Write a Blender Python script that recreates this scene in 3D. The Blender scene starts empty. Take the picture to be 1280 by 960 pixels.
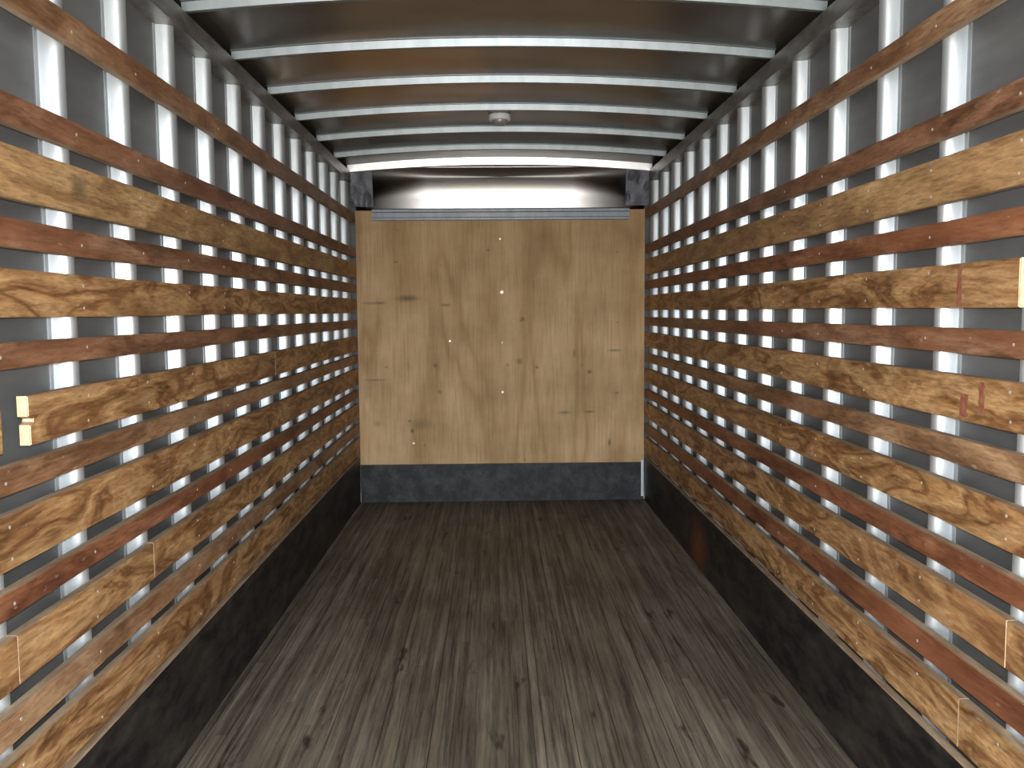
import bpy, bmesh, math, random
from mathutils import Matrix, Vector
random.seed(7)
SC = bpy.context.scene
COL = SC.collection

# ------------------------------------------------------------------ camera
F_PX, PITCH, YAW, ROLL = 1117.4, 0.0813, 0.0189, -0.0077
CAM = Vector((-0.054, 0.0, 1.524))
def cam_dir(u, v, w):                       # right, up, forward -> world
    c, s = math.cos(ROLL), math.sin(ROLL); u, v = u*c - v*s, u*s + v*c
    c, s = math.cos(PITCH), math.sin(PITCH); y, z = w*c + v*s, -w*s + v*c
    c, s = math.cos(YAW), math.sin(YAW)
    return Vector((u*c + y*s, -u*s + y*c, z))
cam = bpy.data.cameras.new('camera'); cam_o = bpy.data.objects.new('camera', cam); COL.objects.link(cam_o)
R_, U_, F_ = cam_dir(1,0,0), cam_dir(0,1,0), cam_dir(0,0,1)
m = Matrix.Identity(4)
for i in range(3):
    m[i][0], m[i][1], m[i][2], m[i][3] = R_[i], U_[i], -F_[i], CAM[i]
cam_o.matrix_world = m
cam.sensor_width = 36.0; cam.lens = F_PX/1280*36.0; cam.clip_start = 0.02; cam.clip_end = 200
SC.camera = cam_o

# ------------------------------------------------------------------ light
SC.view_settings.view_transform = 'Standard'; SC.view_settings.look = 'None'
SC.view_settings.gamma = 1.0; SC.view_settings.use_curve_mapping = False
SC.view_settings.exposure = 1.03
W = bpy.data.worlds.new('daylight'); SC.world = W; W.use_nodes = True
wn, wl = W.node_tree.nodes, W.node_tree.links
bg = wn['Background']
tc = wn.new('ShaderNodeTexCoord'); sp = wn.new('ShaderNodeSeparateXYZ'); rp = wn.new('ShaderNodeValToRGB')
wl.new(tc.outputs['Generated'], sp.inputs[0]); wl.new(sp.outputs['Z'], rp.inputs[0])
rp.color_ramp.elements[0].position = 0.0; rp.color_ramp.elements[0].color = (0.50, 0.47, 0.43, 1)
rp.color_ramp.elements[1].position = 0.04; rp.color_ramp.elements[1].color = (0.92, 0.97, 1.0, 1)
wl.new(rp.outputs[0], bg.inputs[0]); bg.inputs[1].default_value = 6.0
REAR = -1.0                                  # the open rear end of the cargo box
# the camera's own flash, just above the lens
fl = bpy.data.lights.new('camera_flash', 'AREA'); fl.shape = 'RECTANGLE'; fl.size = 0.035; fl.size_y = 0.02
fl.energy = 26.0; fl.color = (0.97, 0.98, 1.0)
flo = bpy.data.objects.new('camera_flash', fl); COL.objects.link(flo)
mf = m.copy(); p = CAM + U_*0.05 + R_*0.005
for i in range(3): mf[i][3] = p[i]
flo.matrix_world = mf
# daylight sampling aid for the open rear end: emits nothing of its own
po = bpy.data.lights.new('rear_opening', 'AREA'); po.shape = 'RECTANGLE'; po.size = 2.3; po.size_y = 2.6
po.cycles.is_portal = True
poo = bpy.data.objects.new('rear_opening', po); COL.objects.link(poo)
poo.location = (0, REAR, 1.32); poo.rotation_euler = (math.radians(90), 0, 0)

# ------------------------------------------------------------------ materials
class N:
    def __init__(s, name):
        s.m = bpy.data.materials.new(name); s.m.use_nodes = True
        s.t = s.m.node_tree; s.b = s.t.nodes['Principled BSDF']
    def n(s, kind, **kw):
        o = s.t.nodes.new(kind)
        for k, v in kw.items():
            if k in o.inputs.keys(): o.inputs[k].default_value = v
            else: setattr(o, k, v)
        return o
    def l(s, a, b): s.t.links.new(a, b)
    def coords(s, scale, rand=0.0):
        tc = s.n('ShaderNodeTexCoord'); mp = s.n('ShaderNodeMapping'); mp.inputs['Scale'].default_value = scale
        if rand:
            oi = s.n('ShaderNodeObjectInfo'); ml = s.n('ShaderNodeMath', operation='MULTIPLY'); ml.inputs[1].default_value = rand
            s.l(oi.outputs['Random'], ml.inputs[0])
            ad = s.n('ShaderNodeVectorMath', operation='ADD')
            s.l(tc.outputs['Object'], ad.inputs[0]); s.l(ml.outputs[0], ad.inputs[1]); s.l(ad.outputs[0], mp.inputs[0])
        else: s.l(tc.outputs['Object'], mp.inputs[0])
        return mp.outputs[0]
    def noise(s, vec, scale=1.0, detail=4.0, rough=0.55, dist=0.0):
        o = s.n('ShaderNodeTexNoise'); o.inputs['Scale'].default_value = scale; o.inputs['Detail'].default_value = detail
        o.inputs['Roughness'].default_value = rough; o.inputs['Distortion'].default_value = dist
        s.l(vec, o.inputs['Vector']); return o.outputs['Fac']
    def ramp(s, fac, stops):
        o = s.n('ShaderNodeValToRGB'); e = o.color_ramp.elements
        while len(e) < len(stops): e.new(0.5)
        for el, (p, c) in zip(e, stops):
            el.position = p; el.color = (*c, 1) if len(c) == 3 else c
        s.l(fac, o.inputs[0]); return o.outputs['Color']
    def mix(s, fac, a, b, mode='MIX'):
        o = s.n('ShaderNodeMix', data_type='RGBA', blend_type=mode)
        for k, v in ((0, fac), (6, a), (7, b)):
            if isinstance(v, (int, float)): o.inputs[k].default_value = v
            elif isinstance(v, tuple): o.inputs[k].default_value = (*v, 1)
            else: s.l(v, o.inputs[k])
        return o.outputs[2]
    def math(s, op, a, b=0.0):
        o = s.n('ShaderNodeMath', operation=op)
        for i, v in enumerate((a, b)):
            if isinstance(v, (int, float)): o.inputs[i].default_value = v
            else: s.l(v, o.inputs[i])
        return o.outputs[0]
    def bump(s, h, strength, dist=0.002):
        o = s.n('ShaderNodeBump'); o.inputs['Strength'].default_value = strength; o.inputs['Distance'].default_value = dist
        s.l(h, o.inputs['Height']); s.l(o.outputs[0], s.b.inputs['Normal'])
    def done(s, col=None, rough=0.5, metal=0.0, spec=None):
        if col is not None:
            if isinstance(col, tuple): s.b.inputs['Base Color'].default_value = (*col, 1)
            else: s.l(col, s.b.inputs['Base Color'])
        if isinstance(rough, float): s.b.inputs['Roughness'].default_value = rough
        else: s.l(rough, s.b.inputs['Roughness'])
        s.b.inputs['Metallic'].default_value = metal
        if spec is not None: s.b.inputs['Specular IOR Level'].default_value = spec
        return s.m

def wood(name, pale, mid, dark, figure, streak, red, knot=None):
    """board running along local Y; figure = how strong the rotary-cut rings show"""
    k = N(name)
    v = k.coords((6.0, 2.1, 9.0), 37.0)
    low = k.noise(v, 1.0, 3.5, 0.55, 0.8)
    rings = k.math('ADD', k.math('MULTIPLY', k.math('SINE', k.math('MULTIPLY', low, figure*3.0)), 0.5), 0.5)
    rings = k.math('ADD', k.math('MULTIPLY', rings, 0.62), k.math('MULTIPLY', k.noise(k.coords((9.0, 6.0, 26.0), 17.0), 1.0, 4.0, 0.7), 0.38))
    col = k.ramp(rings, [(0.15, dark), (0.42, mid), (0.62, mid), (0.88, pale)])
    g = k.noise(k.coords((60.0, 14.0, 120.0), 11.0), 1.0, 5.0, 0.75)
    grain = k.ramp(g, [(0.30, (0.45, 0.41, 0.37)), (0.5, (0.95, 0.94, 0.92)), (0.70, (1.32, 1.30, 1.27))])
    col = k.mix(0.95, col, grain, 'MULTIPLY')
    b = k.noise(k.coords((3.0, 2.4, 14.0), 23.0), 1.0, 4.0, 0.65)
    bl = k.ramp(b, [(0.34, (0.55, 0.50, 0.45)), (0.52, (1, 1, 1)), (0.70, (1.25, 1.22, 1.15))])
    col = k.mix(streak, col, bl, 'MULTIPLY')
    rd = k.noise(k.coords((2.0, 1.1, 6.0), 51.0), 1.0, 3.0, 0.6)
    rf = k.ramp(rd, [(0.44, (0, 0, 0)), (0.64, (1, 1, 1))])
    col = k.mix(k.math('MULTIPLY', rf, red), col, (0.30, 0.11, 0.05))
    if knot:
        t = k.n('ShaderNodeTexCoord'); d = k.n('ShaderNodeVectorMath', operation='SUBTRACT'); k.l(t.outputs['Object'], d.inputs[0]); d.inputs[1].default_value = (0, knot[0], knot[1])
        e = k.n('ShaderNodeVectorMath', operation='MULTIPLY'); k.l(d.outputs[0], e.inputs[0]); e.inputs[1].default_value = (0, 1/knot[2], 1/knot[3])
        ln = k.n('ShaderNodeVectorMath', operation='LENGTH'); k.l(e.outputs[0], ln.inputs[0])
        rr = k.math('ADD', ln.outputs['Value'], k.math('MULTIPLY', b, 0.6))
        col = k.mix(k.ramp(rr, [(0.5, (0.75, 0.75, 0.75)), (1.35, (0, 0, 0))]), col, (0.12, 0.10, 0.05))
    sc = k.noise(k.coords((8.0, 22.0, 60.0), 71.0), 1.0, 2.0, 0.5)
    scf = k.ramp(sc, [(0.69, (0, 0, 0)), (0.76, (1, 1, 1))])
    col = k.mix(k.math('MULTIPLY', scf, 0.35), col, (0.62, 0.52, 0.42))
    k.bump(g, 0.35, 0.0015)
    return k.done(col, 0.55, 0.0, 0.35)

M = {}
M['ply_slat'] = wood('weathered_plywood_slat', (0.62, 0.395, 0.19), (0.44, 0.25, 0.108), (0.21, 0.10, 0.04), 9.0, 0.8, 0.22)
PINE = ((0.61, 0.415, 0.21), (0.51, 0.32, 0.148), (0.33, 0.19, 0.085))
M['pine_slat'] = wood('pale_plywood_slat', *PINE, 4.0, 0.6, 0.15)
M['pine_knot'] = wood('pale_plywood_slat_with_knot', *PINE, 4.0, 0.6, 0.15, (2.395-3.074, 0.005, 0.085, 0.05))
M['red_slat'] = wood('reddish_hardwood_slat', (0.42, 0.25, 0.155), (0.30, 0.155, 0.088), (0.16, 0.075, 0.04), 4.0, 0.7, 0.5)
M['rust_slat'] = wood('rust_red_hardwood_slat', (0.38, 0.18, 0.10), (0.29, 0.12, 0.06), (0.15, 0.055, 0.028), 4.0, 0.7, 0.6)
M['tan_slat'] = wood('tan_hardwood_slat', (0.50, 0.33, 0.19), (0.36, 0.21, 0.115), (0.20, 0.105, 0.052), 4.0, 0.6, 0.3)

k = N('cut_wood_edge')
g = k.noise(k.coords((40, 6, 40), 9.0), 1.0, 3.0, 0.6)
M['edge'] = k.done(k.ramp(g, [(0.3, (0.30, 0.20, 0.12)), (0.7, (0.55, 0.42, 0.29))]), 0.7, 0.0, 0.2)
k = N('fresh_end_grain')
g = k.noise(k.coords((150, 20, 60), 9.0), 1.0, 2.0, 0.5)
M['end'] = k.done(k.ramp(g, [(0.3, (0.66, 0.47, 0.29)), (0.7, (0.80, 0.62, 0.42))]), 0.6, 0.0, 0.3)

def metal(name, a, b, rough, met=1.0, sc=(6, 6, 1.5), bumpy=0.0):
    k = N(name)
    g = k.noise(k.coords(sc, 5.0), 3.0, 4.0, 0.6)
    if bumpy: k.bump(g, bumpy, 0.004)
    return k.done(k.ramp(g, [(0.3, a), (0.7, b)]), rough, met)
M['galv'] = metal('galvanized_post_metal', (0.48, 0.525, 0.55), (0.60, 0.645, 0.67), 0.40, 0.65)
M['bow'] = metal('galvanized_bow_metal', (0.25, 0.285, 0.30), (0.32, 0.36, 0.375), 0.45, 0.8)
M['rail'] = metal('dull_aluminium_rail', (0.16, 0.155, 0.145), (0.30, 0.29, 0.265), 0.5, 0.6, (8, 4, 8))
M['bright'] = metal('bright_bow_metal', (0.85, 0.87, 0.88), (0.95, 0.96, 0.97), 0.28, 0.8)
M['channel'] = metal('painted_grey_channel', (0.26, 0.29, 0.33), (0.36, 0.39, 0.44), 0.45, 0.3)
M['cap'] = metal('crumpled_grey_corner', (0.11, 0.115, 0.14), (0.17, 0.18, 0.21), 0.5, 0.3, (7, 7, 7), 0.3)
M['screw'] = metal('worn_screw_head', (0.7, 0.68, 0.62), (0.85, 0.84, 0.8), 0.45, 0.5)

ANI = 0.0
k = N('nose_sheet_metal')
tg = k.n('ShaderNodeTangent', direction_type='RADIAL', axis='Z'); k.l(tg.outputs[0], k.b.inputs['Tangent'])
k.b.inputs['Anisotropic'].default_value = 0.85; k.b.inputs['Anisotropic Rotation'].default_value = ANI
M['nose'] = k.done((0.60, 0.59, 0.57), 0.36, 1.0)

k = N('grey_wall_skin')
g = k.noise(k.coords((2, 1.2, 5)), 1.5, 4.0, 0.6)
M['skin'] = k.done(k.ramp(g, [(0.3, (0.125, 0.132, 0.133)), (0.7, (0.215, 0.225, 0.225))]), 0.42, 0.1)

k = N('roof_sheet')
g = k.noise(k.coords((1.2, 2.4, 1)), 1.3, 3.0, 0.55)
brownish = k.noise(k.coords((1.0, 2.2, 1)), 1.1, 3.0, 0.5, 0.4)  # uneven outline for the orange plywood reflection painted into the roof colour
base = k.ramp(g, [(0.3, (0.105, 0.092, 0.078)), (0.7, (0.17, 0.152, 0.13))])
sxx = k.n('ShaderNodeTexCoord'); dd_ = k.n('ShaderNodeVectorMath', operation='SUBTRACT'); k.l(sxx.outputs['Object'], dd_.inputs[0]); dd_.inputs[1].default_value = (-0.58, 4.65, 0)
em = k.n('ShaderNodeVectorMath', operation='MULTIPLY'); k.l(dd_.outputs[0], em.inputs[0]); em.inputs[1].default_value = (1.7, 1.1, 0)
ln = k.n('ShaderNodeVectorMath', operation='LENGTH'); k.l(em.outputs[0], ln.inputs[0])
rf = k.ramp(k.math('SUBTRACT', 1.25, k.math('ADD', ln.outputs['Value'], k.math('MULTIPLY', brownish, 0.5))), [(0.0, (0, 0, 0)), (0.12, (1, 1, 1))])
k.bump(k.noise(k.coords((1.5, 3, 1)), 1.0, 1.0, 0.4), 0.25, 0.03)
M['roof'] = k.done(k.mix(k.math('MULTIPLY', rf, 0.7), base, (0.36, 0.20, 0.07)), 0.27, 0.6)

# floor: narrow laminated hardwood strips along Y
k = N('worn_laminated_floor')
tcn = k.n('ShaderNodeTexCoord'); sx = k.n('ShaderNodeSeparateXYZ'); k.l(tcn.outputs['Object'], sx.inputs[0])
idx = k.math('FLOOR', k.math('MULTIPLY', sx.outputs['X'], 27.0))
seg = k.math('FLOOR', k.math('ADD', k.math('MULTIPLY', sx.outputs['Y'], 0.55), k.math('MULTIPLY', idx, 0.37)))
cb = k.n('ShaderNodeCombineXYZ'); k.l(idx, cb.inputs[0]); k.l(seg, cb.inputs[1])
wnz = k.n('ShaderNodeTexWhiteNoise', noise_dimensions='2D'); k.l(cb.outputs[0], wnz.inputs['Vector'])
strip = k.ramp(wnz.outputs['Value'], [(0.0, (0.125, 0.111, 0.090)), (0.5, (0.165, 0.147, 0.120)), (1.0, (0.205, 0.183, 0.150))])
fr = k.math('FRACT', k.math('MULTIPLY', sx.outputs['X'], 27.0))
edge = k.math('MINIMUM', fr, k.math('SUBTRACT', 1.0, fr))
gap = k.ramp(edge, [(0.0, (0.15, 0.15, 0.15)), (0.10, (1, 1, 1))])
near = k.math('FLOOR', k.math('ADD', k.math('MULTIPLY', sx.outputs['X'], 27.0), 0.5))
wg = k.n('ShaderNodeTexWhiteNoise', noise_dimensions='1D'); k.l(near, wg.inputs['W'])
col = k.mix(k.math('MULTIPLY', k.math('POWER', wg.outputs['Value'], 2.0), 1.3), strip, k.mix(1.0, strip, gap, 'MULTIPLY'))
st = k.noise(k.coords((38, 1.1, 1)), 1.0, 7.0, 0.78)
col = k.mix(1.0, col, k.ramp(st, [(0.34, (0.22, 0.21, 0.19)), (0.5, (0.95, 0.95, 0.95)), (0.66, (1.55, 1.5, 1.42))]), 'MULTIPLY')
bl = k.noise(k.coords((2.2, 1.0, 1)), 1.0, 4.0, 0.6)
col = k.mix(1.0, col, k.ramp(bl, [(0.3, (0.65, 0.62, 0.56)), (0.6, (1.15, 1.12, 1.1))]), 'MULTIPLY')
oil = k.noise(k.coords((9, 2.2, 1)), 1.0, 3.0, 0.6)
col = k.mix(k.ramp(oil, [(0.64, (0, 0, 0)), (0.70, (0.8, 0.8, 0.8))]), col, (0.018, 0.015, 0.013))
chip = k.noise(k.coords((60, 40, 1)), 1.0, 1.0, 0.5)
col = k.mix(k.ramp(chip, [(0.80, (0, 0, 0)), (0.83, (0.7, 0.7, 0.7))]), col, (0.45, 0.42, 0.38))
k.bump(st, 0.3, 0.003)
M['floor'] = k.done(col, 0.55, 0.0, 0.3)

def scuffed(name, dark, lite, stain=None):
    k = N(name)
    g = k.noise(k.coords((10, 3.0, 9)), 1.0, 5.0, 0.7)
    c = k.ramp(g, [(0.42, dark), (0.75, lite)])
    b = k.noise(k.coords((30, 14, 40)), 1.0, 2.0, 0.5)
    c = k.mix(k.ramp(b, [(0.74, (0, 0, 0)), (0.80, (0.5, 0.5, 0.5))]), c, (0.16, 0.17, 0.19))
    if stain:                                  # a rusty smear with its own outline
        t = k.n('ShaderNodeTexCoord'); d = k.n('ShaderNodeVectorMath', operation='SUBTRACT'); k.l(t.outputs['Object'], d.inputs[0]); d.inputs[1].default_value = stain[0]
        e = k.n('ShaderNodeVectorMath', operation='MULTIPLY'); k.l(d.outputs[0], e.inputs[0]); e.inputs[1].default_value = stain[1]
        ln = k.n('ShaderNodeVectorMath', operation='LENGTH'); k.l(e.outputs[0], ln.inputs[0])
        r = k.math('ADD', ln.outputs['Value'], k.math('MULTIPLY', k.math('SUBTRACT', g, 0.25), 1.6))
        c = k.mix(k.ramp(r, [(0.45, (0.9, 0.9, 0.9)), (1.0, (0, 0, 0))]), c, (0.20, 0.062, 0.022))
    return k.done(c, 0.5, 0.0, 0.35)
M['kick_l'] = scuffed('black_kick_board', (0.010, 0.010, 0.011), (0.070, 0.062, 0.050))
M['kick_r'] = scuffed('black_kick_board_with_rust', (0.010, 0.010, 0.011), (0.070, 0.062, 0.050), ((0, 6.16, 0.12), (0, 2.2, 3.0)))
M['kick_b'] = scuffed('blue_black_kick_board', (0.007, 0.010, 0.014), (0.060, 0.068, 0.070))

# plywood bulkhead, object coordinates = world offset from its bottom centre
k = N('bulkhead_plywood')
v = k.coords((2.6, 1, 0.55))
low = k.noise(v, 1.0, 2.0, 0.5, 0.5)
c = k.ramp(k.math('PINGPONG', k.math('MULTIPLY', low, 7.0), 1.0), [(0.0, (0.70, 0.49, 0.275)), (0.6, (0.625, 0.42, 0.222)), (1.0, (0.52, 0.335, 0.165))])
g = k.noise(k.coords((60, 1, 3.0)), 1.0, 4.0, 0.65)
c = k.mix(0.7, c, k.ramp(g, [(0.25, (0.62, 0.58, 0.52)), (0.5, (0.95, 0.94, 0.92)), (0.75, (1.12, 1.1, 1.08))]), 'MULTIPLY')
b = k.noise(k.coords((2.4, 1, 2.6)), 1.0, 4.0, 0.6)
c = k.mix(0.8, c, k.ramp(b, [(0.3, (0.72, 0.70, 0.66)), (0.6, (1.05, 1.05, 1.05))]), 'MULTIPLY')
kn = k.noise(k.coords((9, 1, 11)), 1.0, 2.0, 0.5)
c = k.mix(k.ramp(kn, [(0.72, (0, 0, 0)), (0.79, (0.6, 0.6, 0.6))]), c, (0.12, 0.075, 0.04))
def spot(k, c, x, z, rx, rz, col, amt, soft=0.9):
    t = k.n('ShaderNodeTexCoord'); d = k.n('ShaderNodeVectorMath', operation='SUBTRACT'); k.l(t.outputs['Object'], d.inputs[0]); d.inputs[1].default_value = (x, 0, z)
    e = k.n('ShaderNodeVectorMath', operation='MULTIPLY'); k.l(d.outputs[0], e.inputs[0]); e.inputs[1].default_value = (1/rx, 0, 1/rz)
    ln = k.n('ShaderNodeVectorMath', operation='LENGTH'); k.l(e.outputs[0], ln.inputs[0])
    r = k.math('ADD', ln.outputs['Value'], k.math('MULTIPLY', g, 0.5))
    return k.mix(k.ramp(r, [(0.4, (amt,)*3), (0.4+soft, (0, 0, 0))]), c, col)
GR = (0.10, 0.085, 0.055)
for (x, z, rx, rz, a_) in ((-0.74, 1.325, 0.16, 0.045, 0.7), (-1.0, 1.29, 0.18, 0.02, 0.5), (-0.44, 1.27, 0.07, 0.02, 0.6),
        (-0.72, 0.27, 0.03, 0.03, 0.8), (-0.74, 0.35, 0.02, 0.02, 0.7), (-0.53, 0.79, 0.035, 0.03, 0.6), (-1.0, 0.68, 0.16, 0.015, 0.45),
        (0.14, 0.82, 0.05, 0.04, 0.5), (0.28, 0.77, 0.025, 0.02, 0.75), (0.70, 0.73, 0.035, 0.03, 0.7), (0.90, 0.90, 0.10, 0.02, 0.55),
        (0.70, 0.41, 0.07, 0.02, 0.6), (0.58, 0.88, 0.02, 0.06, 0.5), (0.86, 0.16, 0.02, 0.05, 0.7), (0.92, 0.56, 0.03, 0.012, 0.6),
        (-0.10, 1.70, 0.022, 0.016, 0.7), (-0.50, 0.58, 0.03, 0.03, 0.5), (-0.65, 0.32, 0.16, 0.08, 0.3), (-1.0, 0.33, 0.05, 0.05, 0.35)):
    c = spot(k, c, x, z, rx, rz, GR, a_)
c = spot(k, c, 0.50, 0.405, 0.09, 0.022, (0.13, 0.17, 0.18), 0.7)
M['bulkhead'] = k.done(c, 0.6, 0.0, 0.25)

k = N('lamp_lens'); M['lens'] = k.done((0.85, 0.88, 0.89), 0.3, 0.0)
k = N('lamp_base'); M['lamp_base'] = k.done((0.35, 0.36, 0.37), 0.4, 0.3)
k = N('red_paint'); g = k.noise(k.coords((60, 60, 60)), 1.0, 3.0, 0.6)
M['redpaint'] = k.done(k.ramp(g, [(0.35, (0.34, 0.19, 0.10)), (0.62, (0.31, 0.08, 0.05))]), 0.65)

# ------------------------------------------------------------------ helpers
def add_box(bm, x0, x1, y0, y1, z0, z1):
    vs = [bm.verts.new((x, y, z)) for x in (x0, x1) for y in (y0, y1) for z in (z0, z1)]
    for f in ((0,1,3,2), (4,6,7,5), (0,4,5,1), (2,3,7,6), (0,2,6,4), (1,5,7,3)):
        bm.faces.new([vs[i] for i in f])
def extrude_profile(bm, pts, path):
    """pts: closed outline; path(i, pt) -> list of 3D rings given as functions"""
    rings = [[bm.verts.new(fn(p)) for p in pts] for fn in path]
    n = len(pts)
    for a, b in zip(rings, rings[1:]):
        for i in range(n): bm.faces.new((a[i], a[(i+1) % n], b[(i+1) % n], b[i]))
    bm.faces.new(rings[0]); bm.faces.new(rings[-1][::-1])
def obj(name, bm, mats, parent=None, loc=(0,0,0), bevel=0.0, smooth=False):
    bmesh.ops.recalc_face_normals(bm, faces=bm.faces)
    if bevel: bmesh.ops.bevel(bm, geom=[e for e in bm.edges], offset=bevel, segments=2, affect='EDGES', clamp_overlap=True)
    me = bpy.data.meshes.new(name); bm.to_mesh(me); bm.free()
    for mt in (mats if isinstance(mats, (list, tuple)) else [mats]): me.materials.append(mt)
    if smooth:
        for p in me.polygons: p.use_smooth = True
    o = bpy.data.objects.new(name, me); COL.objects.link(o); o.location = loc
    if parent: o.parent = parent
    return o
def tag(o, label, cat, group=None):
    o['label'] = label; o['category'] = cat
    if group: o['group'] = group
    return o
def struct(o): o['kind'] = 'structure'; return o
def empty(name, loc):
    o = bpy.data.objects.new(name, None); COL.objects.link(o); o.location = loc; o.empty_display_size = 0.1; return o
ORD = ['first','second','third','fourth','fifth','sixth','seventh','eighth','ninth','tenth','eleventh','twelfth','thirteenth','fourteenth']

# ------------------------------------------------------------------ the box body
Z0 = 1.524
HW = 1.14                                   # slat faces at x = +-HW
TH = 0.026                                  # board thickness
PF = HW + TH                                # post face
SK = PF + 0.056                             # inner surface of the outer skin
D = 7.11
ROOF_E, ROOF_C = Z0 + 1.121, Z0 + 1.176     # roof sheet height at the sides / centre
def roof_z(x): return ROOF_E + (ROOF_C - ROOF_E)*(1 - (x/1.17)**2)

bm = bmesh.new(); add_box(bm, -SK, SK, REAR, D+0.02, -0.06, 0.0)
struct(obj('floor', bm, M['floor']))
for side, s in (('left', -1), ('right', 1)):
    bm = bmesh.new(); add_box(bm, min(s*SK, s*(SK+0.02)), max(s*SK, s*(SK+0.02)), REAR, D+0.16, -0.06, ROOF_E+0.03)
    struct(obj('wall_'+side, bm, M['skin']))
bm = bmesh.new()                            # front wall behind the bulkhead and nose sheet
add_box(bm, -SK-0.02, SK+0.02, D+0.14, D+0.16, -0.06, ROOF_C+0.03)
struct(obj('wall_front', bm, M['skin']))
bm = bmesh.new(); n = 24
xs = [-(SK+0.02) + 2*(SK+0.02)*i/n for i in range(n+1)]
prof = [(x, roof_z(x)) for x in xs] + [(x, roof_z(x)+0.015) for x in reversed(xs)]
extrude_profile(bm, prof, [lambda p, y=y: (p[0], y, p[1]) for y in (REAR, D+0.16)])
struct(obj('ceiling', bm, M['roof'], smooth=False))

# ------------------------------------------------------------------ wall slats
HL = {1:(.7703,.6962),2:(.4964,.4284),3:(.3828,.2627),4:(.2198,.1533),5:(.1040,-.005),6:(-.0613,-.1202),7:(-.1882,-.3047),
      8:(-.336,-.3992),9:(-.4451,-.5682),10:(-.6135,-.6734),11:(-.7229,-.8386),12:(-.886,-.9573),13:(-.9957,-1.1264)}
HR = {1:(.7924,.7238),2:(.5157,.4503),3:(.3999,.2782),4:(.2296,.1660),5:(.1141,.0006),6:(-.054,-.118),7:(-.1724,-.288),
      8:(-.338,-.4039),9:(-.4595,-.5687),10:(-.6254,-.6902),11:(-.7316,-.8492),12:(-.8999,-.977),13:(-1.0114,-1.1427)}
JOINTS = {('left',7): [2.03, 4.436], ('left',11): [1.99, 2.80], ('left',5): [],
          ('right',5): [2.02], ('right',11): [2.02], ('right',13): [2.218]}
MATS = {1:'tan_slat', 2:'red_slat', 3:'pine_slat', 4:'red_slat', 5:'ply_slat', 6:'red_slat', 7:'ply_slat', 8:'tan_slat',
        9:'ply_slat', 10:'rust_slat', 11:'ply_slat', 12:'tan_slat', 13:'ply_slat'}
POST0 = {'left': 2.398, 'right': 2.454}; SP = 0.4135
LOOK = {1:'narrow tan', 2:'narrow reddish-brown', 3:'wide pale plywood', 4:'narrow reddish-brown', 5:'wide knotty', 6:'narrow reddish-brown',
        7:'wide ring-grained', 8:'narrow brown', 9:'wide golden-brown', 10:'narrow rust-red', 11:'wide streaky', 12:'narrow orange-brown', 13:'wide rough'}
FRONT = D - 0.012

def board(side, i, y0, y1, zt, zb, part, notch=False):
    s = -1 if side == 'left' else 1
    h = zt - zb; yc = (y0 + y1)/2; hl = (y1 - y0)/2
    bm = bmesh.new()
    nseg = max(2, int((y1-y0)/0.35)); ph = random.random()*6.28; am = 0.0012
    def zz(y, base): return base + am*math.sin(y*1.9+ph) + am*0.7*math.sin(y*4.3+ph*2)
    tops, bots = [], []
    for q in range(nseg+1):
        y = -hl + 2*hl*q/nseg
        tops.append((y, zz(y, h/2))); bots.append((y, zz(y, -h/2)))
    if notch:                                # splintered end: the halves break at slightly different places
        outline = [(-hl+0.006, -h/2), (-hl+0.006, -0.010), (-hl+0.020, -0.004), (-hl+0.022, 0.003), (-hl, 0.010), (-hl, h/2)] + tops[1:] + bots[:0:-1]
    else:
        outline = [bots[0]] + tops + bots[:0:-1]
    x_in, x_out = s*HW, s*PF
    A = [bm.verts.new((x_in, y, z)) for y, z in outline]; B = [bm.verts.new((x_out, y, z)) for y, z in outline]
    n = len(outline)
    bm.faces.new(A); bm.faces.new(B[::-1])
    for q in range(n): bm.faces.new((A[q], B[q], B[(q+1) % n], A[(q+1) % n]))
    bmesh.ops.recalc_face_normals(bm, faces=bm.faces)
    bmesh.ops.bevel(bm, geom=[e for e in bm.edges if abs(e.verts[0].co.x - e.verts[1].co.x) < 1e-6 and abs(e.verts[0].co.x - x_in) < 1e-6], offset=0.002, segments=2, affect='EDGES', clamp_overlap=True)
    bm.normal_update()
    for f in bm.faces:
        if f.normal.y < -0.5: f.material_index = 2
        elif abs(f.normal.z) > 0.75: f.material_index = 1
    mt = MATS[i]
    if (side, i) == ('left', 3): mt = 'pine_knot'
    if (side, i) in (('right', 4), ('right', 12)): mt = 'rust_slat'
    o = obj('wooden_slat', bm, [M[mt], M['edge'], M['end'] if (notch or y0 > 2.0 and y0 < 2.05) else M['edge']], loc=(0, yc, Z0 + (zt+zb)/2))
    row = 'topmost' if i == 1 else ('lowest' if i == 13 else ORD[i-1] + ' from the top')
    lab = f'{LOOK[i]} wood slat on the {side} wall, {row}'
    if part: lab += ', ' + part
    tag(o, lab, 'slat', f'wooden cargo slats on the {side} wall')
    # screw heads where the board crosses the nearest posts
    for q in range(-1, 4):
        py = POST0[side] + q*SP
        if not (y0 + 0.02 < py < y1 - 0.02): continue
        for zq in ((0.0,) if h < 0.08 else (-h*0.28, h*0.28)):
            if random.random() < 0.25: continue
            b2 = bmesh.new()
            zz_, yy_ = zq + random.uniform(-.006, .006), py - yc + random.uniform(-.006, .006)
            ring = [(0.0042*math.cos(a*math.pi/4), 0.0042*math.sin(a*math.pi/4)) for a in range(8)]
            extrude_profile(b2, ring, [lambda p, x=x: (x, yy_+p[0], zz_+p[1]) for x in (s*(HW+0.003), s*(HW-0.0008))])
            obj('screw', b2, M['screw'], o)
    return o

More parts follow.
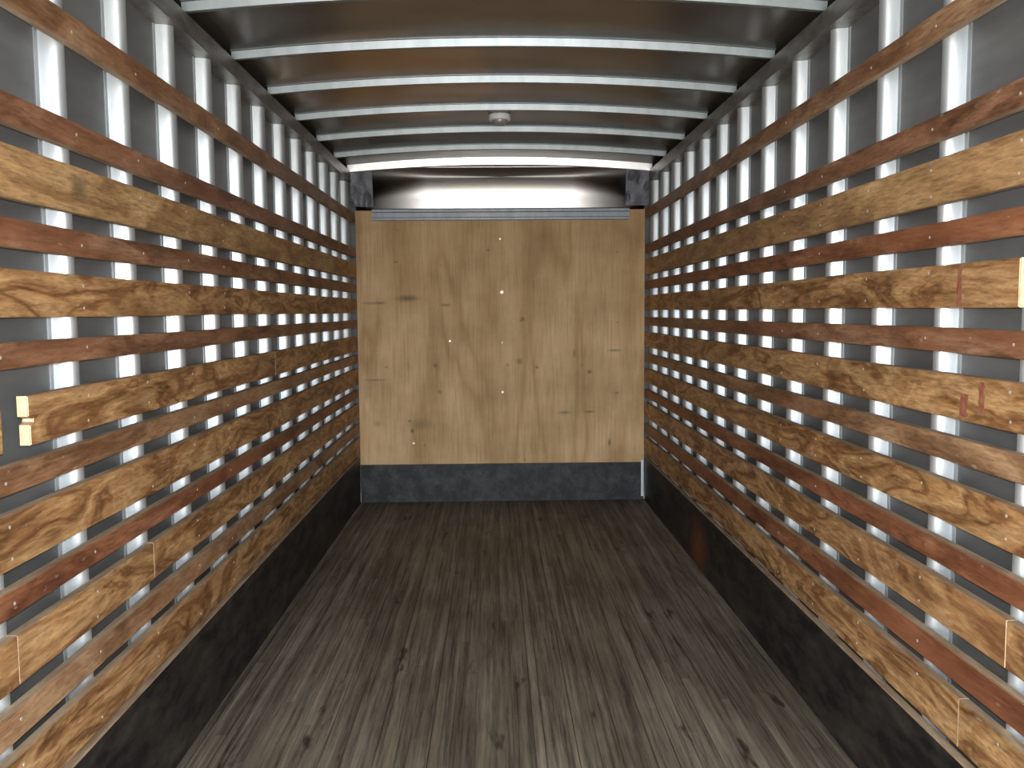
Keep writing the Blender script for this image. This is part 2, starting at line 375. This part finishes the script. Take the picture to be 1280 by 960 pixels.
BO = {}
for side, H in (('left', HL), ('right', HR)):
    for i, (zt, zb) in H.items():
        js = JOINTS.get((side, i), []); cuts = [REAR + 0.05] + js + [FRONT]
        for c in range(len(cuts)-1):
            y0, y1 = cuts[c], cuts[c+1]
            if len(cuts) == 2: part = ''
            elif len(cuts) == 3: part = ('nearer board', 'longer farther board')[c]
            else: part = ('nearest board', 'middle board', 'farthest board')[c]
            notch = False
            if c > 0: y0 += 0.0015
            if (side, i) == ('left', 7):
                if c == 0: y1 = 1.975; part = 'short near end'
                if c == 1: y0 = 2.088; notch = True; part = 'with pale broken end'
            if (side, i) == ('right', 5):
                if c == 0: y1 = 1.90
                else: part = 'with pale cut end'
            BO[side, i] = board(side, i, y0, y1, zt, zb, part, notch)

# red paint marks on two right-hand slats
for (i, y0, y1, f0, f1) in ((5, 2.272, 2.296, -0.5, 0.5), (7, 2.225, 2.262, -0.42, 0.1), (7, 2.150, 2.176, -0.30, 0.42)):
    o = BO['right', i]; h = HR[i][0] - HR[i][1]; rnd = random.Random(i*7 + int(y0*1000)); nn = 9
    L_, Rr = [], []
    for q in range(nn):
        z = h*(f0*0.985 + (f1-f0)*0.985*q/(nn-1))
        L_.append((y0 + rnd.uniform(-.004, .004) - o.location.y, z)); Rr.append((y1 + rnd.uniform(-.004, .004) - o.location.y, z))
    b2 = bmesh.new(); ring = L_ + Rr[::-1]
    extrude_profile(b2, ring, [lambda p, x=x: (x, p[0], p[1]) for x in (HW+0.0004, HW-0.0004)])
    obj('paint_mark', b2, M['redpaint'], o)['label'] = 'dull red paint streak'

# ------------------------------------------------------------------ wall posts (hat section)
def post_mesh(s):
    bm = bmesh.new()
    X = lambda d: s*(PF + d)
    dd = SK - PF
    pr = [(0.005, -0.005), (0.0015, 0.000), (0.000, 0.005), (0.000, 0.011), (dd-0.003, 0.014), (dd-0.003, 0.036), (dd, 0.036), (dd, -0.036), (dd-0.003, -0.036), (dd-0.004, -0.022), (dd*0.75, -0.0195), (dd*0.5, -0.0165), (dd*0.28, -0.0125), (dd*0.17, -0.0090)]
    zt = Z0 + 0.9995
    extrude_profile(bm, pr, [lambda p, z=z: (X(p[0]), p[1], z) for z in (0.003, zt)])
    bmesh.ops.recalc_face_normals(bm, faces=bm.faces)
    me = bpy.data.meshes.new('metal_post'); bm.to_mesh(me); bm.free(); me.materials.append(M['galv'])
    for p in me.polygons: p.use_smooth = abs(p.normal.z) < 0.5
    me.set_sharp_from_angle(angle=math.radians(32)); return me
for side, s in (('left', -1), ('right', 1)):
    me = post_mesh(s)
    proto = bpy.data.objects.new('metal_post', me)
    for q in range(-1, 12):
        o = proto if q == -1 else proto.copy()
        o.location = (0, POST0[side] + q*SP, 0); COL.objects.link(o)
        r = q + 1
        if q == 11: t = f'bright galvanized post behind the {side} slats, closest to the bulkhead'
        elif q == -1: t = f'bright galvanized post behind the {side} slats, at the frame edge'
        else: t = f'bright galvanized post behind the {side} slats, {ORD[r]} from the camera'
        tag(o, t, 'post', f'galvanized posts on the {side} wall')

# ------------------------------------------------------------------ top rails
for side, s in (('left', -1), ('right', 1)):
    bm = bmesh.new()
    xi = HW + 0.010; zb, zt = Z0 + 1.000, Z0 + 1.080
    pr = [(xi, zt-0.004), (xi+0.004, zt), (SK, zt), (SK, zt-0.006), (xi+0.010, zt-0.006), (xi+0.010, zb+0.003), (SK, zb+0.003), (SK, zb), (xi-0.003, zb), (xi-0.003, zb+0.006), (xi, zb+0.010)]
    extrude_profile(bm, pr, [lambda p, y=y: (s*p[0], y, p[1]) for y in (REAR, D-0.10)])
    tag(obj('top_rail', bm, M['rail']), f'dull grey metal top rail running along the {side} wall under the roof', 'rail', 'roof side rails')

# ------------------------------------------------------------------ roof bows
def bow_mesh(w):
    bm = bmesh.new(); n = 28; E = HW + 0.032
    pr = [(-0.034, 0.0), (-0.034, -0.003), (-0.020, -0.003), (-0.012, -0.034), (0.012, -0.034), (0.020, -0.003), (0.034, -0.003), (0.034, 0.0)]
    path = []
    for i in range(n+1):
        x = -E + 2*E*i/n
        path.append(lambda p, x=x: (x, p[0], roof_z(x) + p[1] - 0.0005))
    extrude_profile(bm, pr, path)
    me = bpy.data.meshes.new('roof_bow'); bmesh.ops.recalc_face_normals(bm, faces=bm.faces); bm.to_mesh(me); bm.free()
    me.materials.append(M['bow']); return me
bme = bow_mesh(1.0); proto = bpy.data.objects.new('roof_bow', bme)
WH = ['nearest, cut by the top frame edge', 'second from the camera', 'third from the camera', 'fourth from the camera, just before the dome lamp',
      'fifth from the camera, just beyond the dome lamp', 'sixth and farthest of the grey ones']
for q in range(6):
    o = proto if q == 0 else proto.copy()
    o.location = (0, 3.36 + 0.615*q, 0); COL.objects.link(o)
    tag(o, f'arched galvanized roof bow across the ceiling, {WH[q]}', 'roof bow', 'arched bows across the roof')

# bright header bow against the nose
bm = bmesh.new(); n = 28; E = HW + 0.028; path = []
for i in range(n+1):
    x = -E + 2*E*i/n
    path.append(lambda p, x=x: (x, p[0], roof_z(x) + p[1] - 0.0005))
extrude_profile(bm, [(-0.034, 0.0), (-0.026, -0.052), (-0.020, -0.056), (0.004, -0.056), (0.004, 0.0)], path)
tag(obj('header_bow', bm, M['bright'], loc=(0, 6.99, 0)), 'bright white metal header bow arching above the front nose sheet', 'roof bow')

# ------------------------------------------------------------------ front bulkhead
bulk = empty('bulkhead_panel', (0, D, Z0-1.218))
zt = 0.802 + 1.218
bm = bmesh.new(); add_box(bm, -HW+0.002, HW-0.002, 0, 0.018, 0, zt)
obj('panel', bm, M['bulkhead'], bulk)
for (x, z, r) in ((-0.005, 1.785, 0.008), (0.005, 1.368, 0.013), (-0.41, 0.985, 0.009), (0.005, 0.575, 0.009), (-0.71, 0.17, 0.009), (0.005, 0.97, 0.006)):
    b2 = bmesh.new(); ring = [(r*math.cos(a*math.pi/6), r*math.sin(a*math.pi/6)) for a in range(12)]
    extrude_profile(b2, ring, [lambda p, y=y, x=x, z=z: (x+p[0], y, z+p[1]) for y in (0.002, -0.003)])
    obj('screw', b2, M['screw'], bulk)
tag(bulk, 'tan plywood bulkhead panel closing the front of the cargo box', 'panel')

bm = bmesh.new(); add_box(bm, -HW+0.002, HW-0.004, D-0.012, D, 0.001, Z0-1.219)
tag(obj('kick_board', bm, M['kick_b'], bevel=0.002), 'scuffed blue-black kick board below the plywood bulkhead', 'kick board', 'black kick boards')
bm = bmesh.new(); add_box(bm, HW-0.026, HW-0.006, D-0.016, D-0.012, 0.03, Z0-1.20)
tag(obj('metal_corner_strip', bm, M['galv']), 'thin pale metal strip standing at the right end of the front kick board', 'strip')

for side, s, H in (('left', -1, -1.149), ('right', 1, -1.172)):
    e = empty('kick_board', (s*HW, REAR+0.02, 0))
    zt = Z0 + H
    bm = bmesh.new(); x0, x1 = (0, s*0.0235)
    add_box(bm, min(x0, x1), max(x0, x1), 0, D-REAR-0.035, 0.001, zt-0.004)
    # local Y is measured from the rear end, the stain position in the material follows it
    obj('plate', bm, M['kick_l'] if s < 0 else M['kick_r'], e)
    bm = bmesh.new(); a, b = -s*0.001, s*0.0235
    add_box(bm, min(a, b), max(a, b), 0, D-REAR-0.035, zt-0.004, zt)
    obj('top_trim', bm, M['edge'], e)['label'] = 'pale thin ledge along the top'
    tag(e, 'long black kick board along the left wall with thin pale ledge' if s < 0 else 'long black kick board along the right wall with a rusty orange smear', 'kick board', 'black kick boards')

# nose sheet: concave metal curving up and back towards the roof
bm = bmesh.new(); n = 20; pts = []
y, z = D - 0.008, Z0 + 0.792
pts.append((y, z)); Lt = 0.345
for i in range(n):
    t = (i+0.5)/n
    th = math.radians(4 + 52*max(0.0, t-0.25)**1.3)
    y -= math.sin(th)*Lt/n; z += math.cos(th)*Lt/n; pts.append((y, z))
ring = pts + [(py+0.004, pz+0.001) for py, pz in reversed(pts)]
extrude_profile(bm, ring, [lambda p, x=x: (x, p[0], p[1]) for x in (-HW+0.01, -HW*0.5, 0, HW*0.5, HW-0.01)])
tag(obj('nose_sheet', bm, M['nose'], smooth=True), 'shiny curved sheet-metal nose between plywood bulkhead and roof', 'metal sheet')
# its lower channel
ch = bmesh.new()
pr = [(D-0.014, 0.802), (D-0.030, 0.802), (D-0.034, 0.796), (D-0.034, 0.778), (D-0.022, 0.772), (D-0.022, 0.738), (D-0.034, 0.732), (D-0.034, 0.715), (D-0.014, 0.712)]
extrude_profile(ch, pr, [lambda p, x=x: (x, p[0], Z0+p[1]) for x in (-1.003, 1.012)])
tag(obj('cross_channel', ch, M['channel']), 'blue-grey metal channel across the top edge of the plywood bulkhead', 'channel')

# crumpled grey corner caps beside the nose sheet
for side, s, xa, xb in (('left', -1, 0.985, 1.155), ('right', 1, 0.972, 1.155)):
    bm = bmesh.new(); nx, nz = 14, 20; rnd = random.Random(3 if s < 0 else 8)
    kn = [(rnd.uniform(0, 1), rnd.uniform(0, 1), rnd.uniform(-.014, .014), rnd.uniform(.1, .3)) for _ in range(14)]
    def yd(u, v):
        d = sum(a*max(0, 1-math.hypot(u-p, v-q)/r) for p, q, a, r in kn)
        return 6.985 - 0.03*u*0 + d + 0.07*(1-v)*0.8
    rows = {}
    for back in (0, 1):
        for i in range(nx+1):
            for j in range(nz+1):
                u, v = i/nx, j/nz
                rows[back, i, j] = bm.verts.new((s*(xa+(xb-xa)*u), yd(u, v) + back*0.004, Z0 + 0.815 + (1.078-0.815)*v))
    for back in (0, 1):
        for i in range(nx):
            for j in range(nz):
                f = [rows[back,i,j], rows[back,i+1,j], rows[back,i+1,j+1], rows[back,i,j+1]]
                bm.faces.new(f if not back else f[::-1])
    for i in range(nx):
        for j in (0, nz): bm.faces.new((rows[0,i,j], rows[0,i+1,j], rows[1,i+1,j], rows[1,i,j]))
    for j in range(nz):
        for i in (0, nx): bm.faces.new((rows[0,i,j], rows[0,i,j+1], rows[1,i,j+1], rows[1,i,j]))
    o = obj('corner_cap', bm, M['cap'])
    tag(o, f'crumpled dark grey metal cap in the upper {side} corner beside the nose sheet', 'corner cap', 'crumpled corner caps')

# ------------------------------------------------------------------ dome lamp
ly = 5.48; lz = roof_z(0) - 0.001
lamp = empty('dome_lamp', (-0.012, ly, lz))
def lathe(prof, seg=32):
    bm = bmesh.new(); rings = []
    for r, z in prof:
        rings.append([bm.verts.new((r*math.cos(2*math.pi*i/seg), r*math.sin(2*math.pi*i/seg), z)) for i in range(seg)] if r > 1e-6 else [bm.verts.new((0, 0, z))])
    for a, b in zip(rings, rings[1:]):
        if len(b) == 1:
            for i in range(seg): bm.faces.new((a[i], a[(i+1) % seg], b[0]))
        elif len(a) == 1:
            for i in range(seg): bm.faces.new((a[0], b[i], b[(i+1) % seg]))
        else:
            for i in range(seg): bm.faces.new((a[i], a[(i+1) % seg], b[(i+1) % seg], b[i]))
    return bm
obj('base', lathe([(0, 0), (0.066, 0), (0.068, -0.004), (0.066, -0.030), (0.062, -0.034), (0, -0.034)]), M['lens'], lamp)
obj('lens', lathe([(0.046, -0.033), (0.045, -0.044), (0.038, -0.054), (0.022, -0.060), (0, -0.061)]), M['lamp_base'], lamp, smooth=True)['label'] = 'greyer stepped lens below the rim'
tag(lamp, 'small round white dome lamp on the centre of the ceiling', 'lamp')
